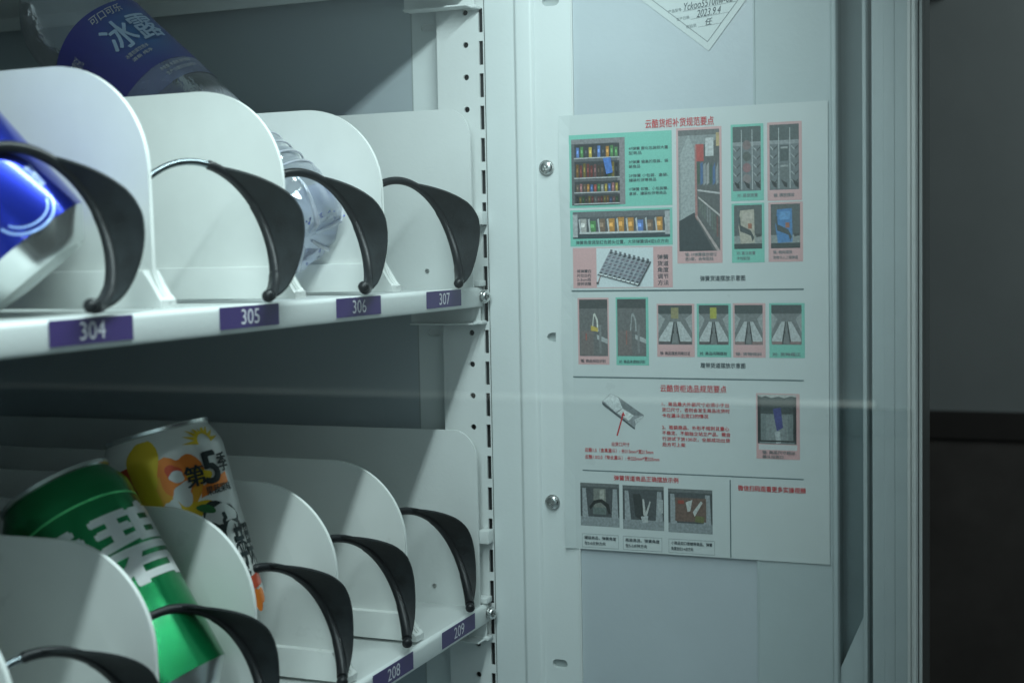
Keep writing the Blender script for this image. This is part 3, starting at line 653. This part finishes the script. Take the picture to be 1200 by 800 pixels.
# 2 shelf front
pprint('green_panel', [(rc(7.0, 64.8, 79.5, 89.6), GREENC)])
R_ = (9.0, 66.0, 77.8, 84.3); sh = [(rc(*R_), (.10, .11, .12)), (inr(R_, 0, 0, 1, .2), (.16, .17, .18))] + goods(R_, .06, .94, .22, .78, 9, 1.0)
sh += [(inr(R_, 0, .84, 1, 1), (.05, .08, .09)), (inr(R_, .07, .76, .95, .83), (.55, .58, .58))]
for k in range(10):
    x = .06 + .098 * k; sh.append((ipt(R_, [(x, .30), (x + .018, .26), (x + .03, .80), (x + .018, .80)]), (.50, .53, .54)))
sh += [(inr(R_, 0, .1, .05, .95), (.42, .44, .45)), (inr(R_, .95, .05, 1, .9), (.42, .44, .45))]
pprint('picture', mt=PICT, shapes= sh, lift=3)
ptext('弹簧角度调至红色箭头位置，大货弹簧调4或5点方向', 11, 85.6, 76.5, 88.4)
# 3 pink with tray drawing
pprint('pink_panel', [(rc(8.6, 90.6, 79.2, 118.2), PINKC), (rc(25.6, 91.0, 65.8, 117.8), (.66, .74, .76))])
R_ = (25.6, 91.0, 65.8, 117.8); sh = [(ipt(R_, [(.24, .08), (.96, .36), (.74, .95), (.03, .66)]), (.34, .38, .42))]
for k in range(9):
    f = (k + .5) / 9; p = lambda s: (.24 + .72 * f + (-.215 + .0 * s) * s, .08 + .28 * f + .585 * s)
    for m_ in range(7):
        s_ = m_ / 7; a_ = p(s_); b_ = p(s_ + .10)
        sh.append((ipt(R_, [(a_[0] - .022, a_[1]), (a_[0] + .022, a_[1] + .02), (b_[0] + .01, b_[1]), (b_[0] - .03, b_[1] - .01)]), ((.08, .09, .10) if m_ in (0, 6) else (.17 + .04 * (m_ % 2), .19, .23))))
    a_ = p(0); sh.append((ipt(R_, [(a_[0] - .03, a_[1] - .06), (a_[0] + .01, a_[1] - .05), (a_[0] + .01, a_[1]), (a_[0] - .03, a_[1])]), (.16, .18, .2)))
    a_ = p(.93); sh.append((ipt(R_, [(a_[0] - .03, a_[1]), (a_[0] + .03, a_[1] + .02), (a_[0] + .02, a_[1] + .07), (a_[0] - .03, a_[1] + .04)]), (.75, .80, .80)))
sh += [(ipt(R_, [(.02, .66), (.75, .955), (.75, .975), (.02, .68)]), (.06, .07, .08)), (ipt(R_, [(.95, .36), (.97, .37), (.75, .97), (.73, .95)]), (.1, .11, .12)), (ipt(R_, [(.07, .70), (.08, .70), (.03, .90), (.02, .89)]), (.3, .1, .1)), (ipt(R_, [(.0, .86), (.04, .86), (.04, .91), (.0, .91)]), (.1, .1, .1))]
pprint('picture', mt=PICT, shapes= sh, lift=6)
for i, s_ in enumerate(('将弹簧白', '片拉出约', '2-3cm后', '旋转调整')): ptext(s_, 11.4, 105.4 + i * 2.9, 21.6, 107.7 + i * 2.9)
for i, s_ in enumerate(('弹簧', '货道', '角度', '调节', '方法')): ptext(s_, 68.8, 96.0 + i * 4.3, 76.4, 99.4 + i * 4.3)
# 4 aisle
pprint('pink_panel', [(rc(82.6, 12.6, 113.3, 102.3), PINKC)])
R_ = (84.0, 14.2, 111.8, 94.2); sh = [(rc(*R_), (.28, .31, .31)), (inr(R_, 0, 0, 1, .045), (.16, .17, .17)), (ipt(R_, [(.05, .20), (.25, .04), (.42, .18), (.40, .75), (.05, .78)]), (.36, .40, .40)), (ipt(R_, [(0, .75), (.38, .68), (.85, 1), (0, 1)]), (.05, .065, .07)),
     (ipt(R_, [(.42, .15), (1, .08), (1, 1), (.85, 1), (.40, .72)]), (.12, .13, .13)), (inr(R_, .42, .12, .62, .26), (.45, .10, .09)), (inr(R_, .66, .07, .86, .22), (.55, .58, .58)), (inr(R_, .92, .03, 1, .14), (.5, .38, .2)), (ipt(R_, [(.40, .13), (.44, .13), (.46, .75), (.40, .72)]), (.40, .20, .19))]
for k in range(7): a_ = .46 + .075 * k; sh.append((ipt(R_, [(a_, .27 + .01 * k), (a_ + .06, .27), (a_ + .065, .44), (a_, .46)]), rg.choice([(.08, .16, .32), (.12, .10, .08), (.07, .12, .09), (.3, .32, .33), (.35, .36, .36)])))
sh += [(ipt(R_, [(.46, .49), (1, .52), (1, .535), (.46, .505)]), (.5, .5, .5)), (ipt(R_, [(.48, .55), (1, .70), (1, .72), (.48, .565)]), (.5, .48, .46)), (ipt(R_, [(.44, .70), (1, 1.0), (.92, 1), (.43, .72)]), (.45, .38, .37))]
for k in range(8): a_ = .5 + .06 * k; sh.append((ipt(R_, [(a_, .57 + .02 * k), (a_ + .04, .58 + .02 * k), (a_ + .04, .68 + .03 * k), (a_, .67 + .03 * k)]), rg.choice([(.22, .24, .24), (.2, .1, .09), (.14, .17, .15)])))
pprint('picture', mt=PICT, shapes= sh, lift=3)
ptext('错: 1F弹簧摆放超过', 88.0, 95.2, 109.4, 97.6, GREYINK, .03); ptext('后3层，会有阻挡', 88.0, 98.2, 107, 100.6, GREYINK, .03)
# 5..8 four small panels
def spring_pic(R_, pair):
    s = [(rc(*R_), (.17, .20, .21)), (inr(R_, 0, 0, 1, .24), (.09, .12, .12)), (inr(R_, 0, .24, 1, .30), (.3, .33, .34))]
    for xx in (.30, .68): s.append((ipt(R_, [(xx, .05), (xx + .025, .05), (xx + .03, .98), (xx - .0, .98)]), (.50, .54, .54)))
    for k in range(5):
        y = .32 + .13 * k
        for x0 in (.02, .74):
            s += [(ipt(R_, [(x0, y), (x0 + .11, y + .055), (x0 + .11, y + .075), (x0, y + .02)]), (.42, .46, .46)), (ipt(R_, [(x0 + .11, y + .055), (x0 + .24, y), (x0 + .24, y + .02), (x0 + .11, y + .075)]), (.04, .05, .05))]
    for k in range(4 if pair else 2):
        if pair: y = .22 + .175 * k; s += [([(R_[0] + (R_[2] - R_[0]) * (.50 + .15 * math.cos(a_ / 8 * PI)), R_[1] + (R_[3] - R_[1]) * (y + .07 + .075 * math.sin(a_ / 8 * PI))) for a_ in range(16)], ((.22, .17, .17), (.10, .12, .11), (.28, .16, .17), (.25, .22, .22))[k])]
        else: y = .32 + .28 * k; s += [(inr(R_, .36, y, .64, y + .24), ((.08, .11, .11), (.16, .19, .19))[k]), (inr(R_, .38, y + .02, .62, y + .05), (.35, .38, .38))]
    for x0 in (.02, .38, .76): s.append((ipt(R_, [(x0, .84), (x0 + .22, .90), (x0 + .22, .97), (x0 + .12, .95)]), (.03, .04, .04)))
    return s
def bag_pic(R_, c, c2):
    return [(rc(*R_), (.11, .13, .13)), (inr(R_, 0, .70, 1, .88), (.30, .33, .32)), (inr(R_, 0, .88, 1, 1), (.05, .07, .07)), (ipt(R_, [(.22, .12), (.72, .10), (.74, .86), (.24, .88), (.16, .5)]), c), (ipt(R_, [(.30, .18), (.66, .16), (.66, .34), (.30, .36)]), c2),
            (ipt(R_, [(.14, .30), (.22, .26), (.24, .46), (.60, .58), (.72, .74), (.66, .84), (.60, .70), (.22, .60)]), (.07, .09, .09)), (inr(R_, .5, .42, .64, .54), (.38, .16, .10)), (ipt(R_, [(.78, .66), (.98, .66), (.98, .72), (.80, .74)]), (.06, .07, .07))]
for (fr, pc, cap, s1, s2, pic_) in (((119.4, 12.2, 141.0, 62.0), (120.7, 13.8, 139.2, 55.6), GREENC, '对: 竖放放置', None, 1), ((143.4, 12.0, 165.8, 62.6), (144.9, 13.6, 163.9, 55.6), PINKC, '错: 横放摆放', None, 2),
        ((119.6, 63.6, 141.2, 102.4), (121.2, 64.8, 139.6, 93.4), GREENC, '对: 直立放置', '卡勾前位', 3), ((143.8, 63.6, 166.2, 102.2), (145.4, 64.8, 164.4, 93.4), PINKC, '错: 倒向摆放', '货物卡入上层弹道', 4)):
    pprint('green_panel' if cap is GREENC else 'pink_panel', [(rc(*fr), cap)])
    pprint('picture', mt=PICT, shapes= spring_pic(pc, pic_ == 1) if pic_ < 3 else bag_pic(pc, (.46, .43, .36) if pic_ == 3 else (.08, .24, .50), (.52, .48, .42) if pic_ == 3 else (.14, .34, .62)), lift=3)
    if s2: ptext(s1, fr[0] + 3.0, fr[3] - 7.4, fr[0] + 15.5, fr[3] - 5.2, GREYINK, .03); ptext(s2, fr[0] + 3.0, fr[3] - 4.0, fr[0] + (12 if pic_ == 3 else 19), fr[3] - 1.8, GREYINK, .03)
    else: ptext(s1, fr[0] + 4.0, fr[3] - 4.8, fr[0] + 17.5, fr[3] - 2.4, GREYINK, .03)
ptext('弹簧货道摆放示意图', 98.0, 110.6, 128.2, 114.2, BLUINK, .03)
pprint('rule_line', [(rc(7.2, 119.6, 166.5, 120.7), (.12, .18, .19))])
# row of conveyor pictures
def hook_pic(R_, y): 
    s = [(rc(*R_), (.16, .165, .165)), (inr(R_, 0, 0, 1, .16), (.08, .09, .09)), (ipt(R_, [(.62, .62), (1, .70), (1, .78), (.62, .70)]), (.42, .45, .45)), (inr(R_, .70, .45, .78, .95), (.22, .23, .23)), (inr(R_, .05, .55, .5, .98), (.19, .17, .165))]
    s += [(ipt(R_, [(.44, .55), (.50, .26), (.56, .24), (.66, .36), (.68, .56), (.63, .56), (.61, .38), (.55, .29), (.52, .32), (.48, .56)]), (.62, .64, .58) if y else (.35, .38, .38))]
    if y: s += [(ipt(R_, [(.42, .46), (.66, .50), (.66, .57), (.40, .55)]), (.55, .42, .10))]
    s += [(inr(R_, .22, .60, .26, .72), (.4, .12, .1))] if y else [(inr(R_, .3, .55, .34, .8), (.3, .14, .12))]
    return s
def belt_pic(R_, c, shift):
    s = [(rc(*R_), (.20, .22, .22)), (inr(R_, 0, 0, 1, .22), (.07, .09, .09)), (ipt(R_, [(0, .2), (.2, .35), (0, .7)]), (.35, .38, .38)), (ipt(R_, [(1, .2), (.8, .35), (1, .7)]), (.35, .38, .38))]
    s += [(ipt(R_, [(.34, .42), (.46, .42), (.36, .98), (.02, .98), (.02, .85)]), (.50, .54, .54)), (ipt(R_, [(.54, .42), (.66, .42), (.98, .85), (.98, .98), (.64, .98)]), (.50, .54, .54)),
          (ipt(R_, [(.455, .42), (.485, .42), (.39, .98), (.34, .98)]), (.04, .05, .05)), (ipt(R_, [(.515, .42), (.545, .42), (.66, .98), (.61, .98)]), (.04, .05, .05)), (ipt(R_, [(.02, .92), (.36, .92), (.36, .99), (.02, .99)]), (.12, .11, .11) if not shift else (.28, .20, .19)), (ipt(R_, [(.62, .92), (.98, .92), (.98, .99), (.62, .99)]), (.12, .11, .11) if not shift else (.28, .20, .19)),
          (inr(R_, .42, .64, .46, .72), (.05, .05, .05)), (inr(R_, .54, .64, .58, .72), (.05, .05, .05))]
    if c: s += [(inr(R_, .38, .06, .60, .34), c)]
    return s
for fr, pc, col_, s_, sh in (((11.4, 124.9, 33.9, 170.7), (12.5, 126.0, 32.9, 164.9), PINKC, '错: 商品挡住识别', hook_pic((12.5, 126.0, 32.9, 164.9), 1)), ((38.9, 124.6, 62.0, 170.9), (39.9, 125.8, 60.2, 164.7), GREENC, '对: 商品未遮挡识别', hook_pic((39.9, 125.8, 60.2, 164.7), 0)),
        ((67.8, 129.2, 93.8, 164.9), None, PINKC, '错: 商品摆放间距过近', belt_pic((68.8, 130.2, 92.2, 156.6), (.30, .28, .15), 0)), ((95.4, 129.2, 118.5, 164.8), None, GREENC, '对: 商品间隔摆放', belt_pic((96.8, 130.2, 116.9, 156.6), (.42, .42, .08), 0)),
        ((119.8, 129.0, 141.4, 164.9), None, PINKC, '错: 货物倾斜', belt_pic((121.0, 130.2, 139.6, 156.4), None, 1)), ((143.9, 129.0, 167.0, 164.9), None, GREENC, '对: 货物摆正', belt_pic((145.3, 130.2, 165.0, 156.2), None, 1))):
    pprint('green_panel' if col_ is GREENC else 'pink_panel', [(rc(*fr), col_)]); pprint('picture', mt=PICT, shapes= sh, lift=3)
    w_ = fr[2] - fr[0]; ptext(s_, fr[0] + w_ * .08, fr[3] - 3.6, fr[0] + w_ * .88, fr[3] - 1.3, BLUINK if fr[0] < 118 else GREYINK, .03)
ptext('履带货道摆放示意图', 97.6, 168.6, 127.8, 172.0, BLUINK, .03)
pprint('rule_line', [(rc(7.4, 179.0, 166.2, 180.0), (.12, .18, .19))])
# section 3
ptext('云酷货柜选品规范要点', 69.6, 183.8, 115.0, 188.6, REDINK, .03, 'title_print')
for i, (s_, w_) in enumerate((('1、商品最大外部尺寸必须小于出', 46), ('货口尺寸，否则会发生商品出货时', 46.5), ('卡在漏斗出货口的情况', 32))): ptext(s_, 70.6, 195.4 + i * 3.9, 70.6 + w_, 198.2 + i * 3.9, REDINK, .03)
for i, (s_, w_) in enumerate((('2、瓶装商品、外形不规则且重心', 46), ('不稳定、不能独立站立产品，需自', 46.5), ('行测试下货100次，全部成功出货', 46.5), ('后方可上架', 16))): ptext(s_, 70.6, 211.2 + i * 3.9, 70.6 + w_, 214.0 + i * 3.9, REDINK, .03)
R_ = (27.5, 190.0, 58.0, 215.5)
pprint('picture', mt=PICT, shapes= [(ipt(R_, [(.02, .24), (.22, .02), (.40, .10), (1.0, .58), (.98, .64), (.80, .84), (.78, .98), (.10, .40), (.04, .34)]), (.30, .33, .34)), (ipt(R_, [(.05, .22), (.23, .03), (.40, .12), (.50, .40), (.34, .52)]), (.62, .68, .68)), (ipt(R_, [(.40, .12), (.98, .58), (.80, .60), (.50, .40)]), (.22, .25, .26)), (ipt(R_, [(.50, .42), (.76, .60), (.64, .74), (.38, .54)]), (.70, .75, .74)), (ipt(R_, [(.78, .70), (.97, .60), (.97, .66), (.80, .82)]), (.55, .60, .60)),
     (ipt(R_, [(.02, .24), (.78, .93), (.78, .98), (.03, .32)]), (.10, .12, .13)), (ipt(R_, [(.50, .55), (.53, .56), (.38, 1.16), (.35, 1.15)]), (.55, .05, .06)), (ipt(R_, [(.47, .60), (.52, .50), (.56, .62)]), (.55, .05, .06))], lift=3)
ptext('出货口尺寸', 34.6, 223.9, 47.4, 226.7, REDINK, .03); ptext('云酷1.5（含高漏斗）: 长215mm*宽215mm', 15.2, 228.4, 64.2, 231.4, REDINK, .03); ptext('云酷1.0/2.0（窄长漏斗）: 长225mm*宽225mm', 15.2, 233.2, 68.4, 236.2, REDINK, .03)
pprint('pink_panel', [(rc(134.8, 188.2, 163.4, 231.6), PINKC), (rc(136.4, 222.0, 161.6, 225.6), (.60, .64, .64))])
R_ = (135.8, 189.6, 161.2, 221.4)
pprint('picture', mt=PICT, shapes= [(rc(*R_), (.08, .10, .10)), (inr(R_, .05, .38, .95, 1), (.20, .24, .24)), (inr(R_, 0, .05, .08, .95), (.05, .06, .06)), (inr(R_, .92, .05, 1, .95), (.05, .06, .06)), (inr(R_, .22, .40, .78, .96), (.26, .30, .30)), (ipt(R_, [(.40, .28), (.60, .24), (.66, .66), (.50, .74), (.44, .50)]), (.09, .10, .26)), (ipt(R_, [(.44, .74), (.58, .74), (.60, .98), (.48, 1.0)]), (.45, .50, .50)), (inr(R_, .05, .93, .95, .96), (.04, .05, .05)),
    (ipt(R_, [(.0, .0), (.1, .04), (.2, .01), (.35, .05), (.55, .02), (.7, .05), (.85, .01), (1, .03), (1, -.02), (0, -.02)]), (.5, .52, .5))], lift=6)
ptext('错: 商品尺寸超出', 138.8, 226.0, 160.2, 228.2, GREYINK, .03, lift=9); ptext('漏斗出货口', 138.8, 229.0, 152.5, 231.0, GREYINK, .03, lift=9)
pprint('rule_line', [(rc(13.2, 243.9, 165.8, 244.7), (.14, .20, .21))])
# section 4
ptext('弹簧货道商品正确摆放示例', 36.0, 246.8, 81.4, 250.4, REDINK, .03, 'title_print')
def slot_pic(R_, k):
    s = [(rc(*R_), (.09, .105, .11)), (inr(R_, 0, .78, 1, 1), (.28, .32, .33)), (inr(R_, 0, .0, 1, .08), (.16, .18, .18)), (ipt(R_, [(.05, .12), (.14, .12), (.20, .80), (.05, .80)]), (.33, .37, .38)), (ipt(R_, [(.84, .12), (.94, .12), (.97, .80), (.80, .80)]), (.33, .37, .38))]
    if k == 0: s += [(inr(R_, .34, .12, .66, .70), (.20, .22, .20)), (inr(R_, .50, .14, .62, .40), (.36, .38, .34)), (ipt(R_, [(.22, .56), (.35, .40), (.55, .36), (.74, .48), (.78, .70), (.72, .70), (.66, .54), (.52, .44), (.38, .48), (.26, .62)]), (.03, .035, .035)), (inr(R_, .32, .56, .66, .72), (.14, .18, .17))]
    if k == 1: s += [(ipt(R_, [(.25, .20), (.42, .18), (.60, .62), (.50, .80), (.30, .70)]), (.05, .06, .06)), (ipt(R_, [(.48, .30), (.52, .30), (.56, .60), (.66, .34), (.68, .36), (.58, .72), (.50, .66)]), (.50, .52, .50)), (ipt(R_, [(.44, .70), (.62, .68), (.60, .84), (.48, .84)]), (.46, .50, .50)), (inr(R_, .86, .3, .98, .6), (.40, .44, .44))]
    if k == 2: s += [(inr(R_, .16, .20, .86, .74), (.17, .12, .10)), (ipt(R_, [(.40, .30), (.55, .24), (.50, .50), (.44, .52)]), (.50, .54, .52)), (ipt(R_, [(.56, .52), (.74, .26), (.78, .30), (.60, .62)]), (.50, .54, .52)), (ipt(R_, [(.62, .60), (.82, .62), (.80, .76), (.60, .74)]), (.16, .18, .08)), (inr(R_, .22, .26, .36, .34), (.30, .08, .06))]
    return s
for k, R_ in enumerate(((11.3, 253.0, 39.5, 283.0), (42.0, 253.4, 71.2, 283.6), (74.2, 254.2, 104.8, 284.0))): pprint('picture', mt=PICT, shapes= slot_pic(R_, k), lift=3)
for (u0, u1, a, b_) in ((12.0, 38.6, '罐装商品，弹簧角度', '在5-6点钟方向'), (41.8, 69.6, '瓶装商品，弹簧角度', '在5-5点钟方向'), (74.2, 106.2, '小商品如口香糖等商品，弹簧', '角度放在3-4点方向')):
    for q_ in (rc(u0, 288.6, u1, 288.9), rc(u0, 297.9, u1, 298.2), rc(u0, 288.6, u0 + .3, 298.2), rc(u1 - .3, 288.6, u1, 298.2)): pprint('caption_border', [(q_, (.30, .36, .37))])
    ptext(a, u0 + 1.8, 290.1, u1 - 1.8, 292.6, BLUINK, .03); ptext(b_, u0 + 1.8, 293.9, u0 + 17, 296.4, BLUINK, .03)
pprint('rule_line', [(rc(116.6, 246.6, 117.4, 299.0), (.14, .20, .21))])
ptext('微信扫码观看更多实操视频', 122.2, 249.8, 167.0, 253.6, REDINK, .04, 'title_print')
# ------------------------------------------------------------------ diamond certificate sticker
st = thing('sticker', 'white diamond-shaped inspection sticker with handwritten date at the top of the side panel', 'sticker', (.0010, -.1628, 1.4305))
def SP(a, b, lift):   # a right, b up in the sticker's own upright frame, mm; turned a little anticlockwise
    t_ = math.radians(6); x = a * math.cos(t_) - b * math.sin(t_); y = a * math.sin(t_) + b * math.cos(t_)
    return Vector((-lift * .00005, -x / 1000, y / 1000))
Q = 62 / math.sqrt(2)
def diamond(s, off): return [(0, off), (s, s + off), (0, 2 * s + off), (-s, s + off)]
bm = BM(); f = bm.faces.new([bm.verts.new(SP(a, b, 3)) for a, b in diamond(Q, 0)]); obj('paper', bm, PAPER, st, local=True)
bm = BM()
for (a, b), (c, d) in zip(diamond(Q - 6, 6), diamond(Q - 6, 6)[1:] + diamond(Q - 6, 6)[:1]):
    n_ = Vector((c - a, d - b)).normalized(); o_ = Vector((-n_.y, n_.x)) * .22
    bm.faces.new([bm.verts.new(SP(*p, 6)) for p in ((a + o_.x, b + o_.y), (c + o_.x, d + o_.y), (c - o_.x, d - o_.y), (a - o_.x, b - o_.y))])
obj('border_print', bm, GREYINK, st, local=True)
def stext(body, a, b, w_, h_, mt, shear=0, name='text_print', bold=0):
    bm = text2d(body, w_ / 1000, h_ / 1000, bold, shear)
    for v in bm.verts: v.co = SP(a + v.co.x * 1000, b + v.co.y * 1000, 8)
    obj(name, bm, mt, st, local=True)
for s_, a, b, w_ in (('产品型号', -24, 29.0, 9), ('生产日期', -19.0, 23.0, 8.6), ('检验员', -13.2, 17.0, 7)): stext(s_, a, b, w_, 2.2, GREYINK)
stext('合格证', -10, 48, 20, 7, BLUINK)
for a, b, w_ in ((-14, 28.4, 36), (-9.5, 22.4, 26), (-5, 16.4, 16)):
    bm = BM(); bm.faces.new([bm.verts.new(SP(*p, 6)) for p in ((a, b), (a + w_, b), (a + w_, b + .2), (a, b + .2))]); obj('line_print', bm, GREYINK, st, local=True)
stext('Yckoo5510nw-02', -13, 28.8, 33, 5.0, BLUINK, .4, 'handwriting', .0); stext('2023.9.4', -5.5, 22.8, 17, 4.8, BLUINK, .45, 'handwriting', .0)
stext('任', 0, 16.6, 5, 4.6, BLUINK, .3, 'handwriting')
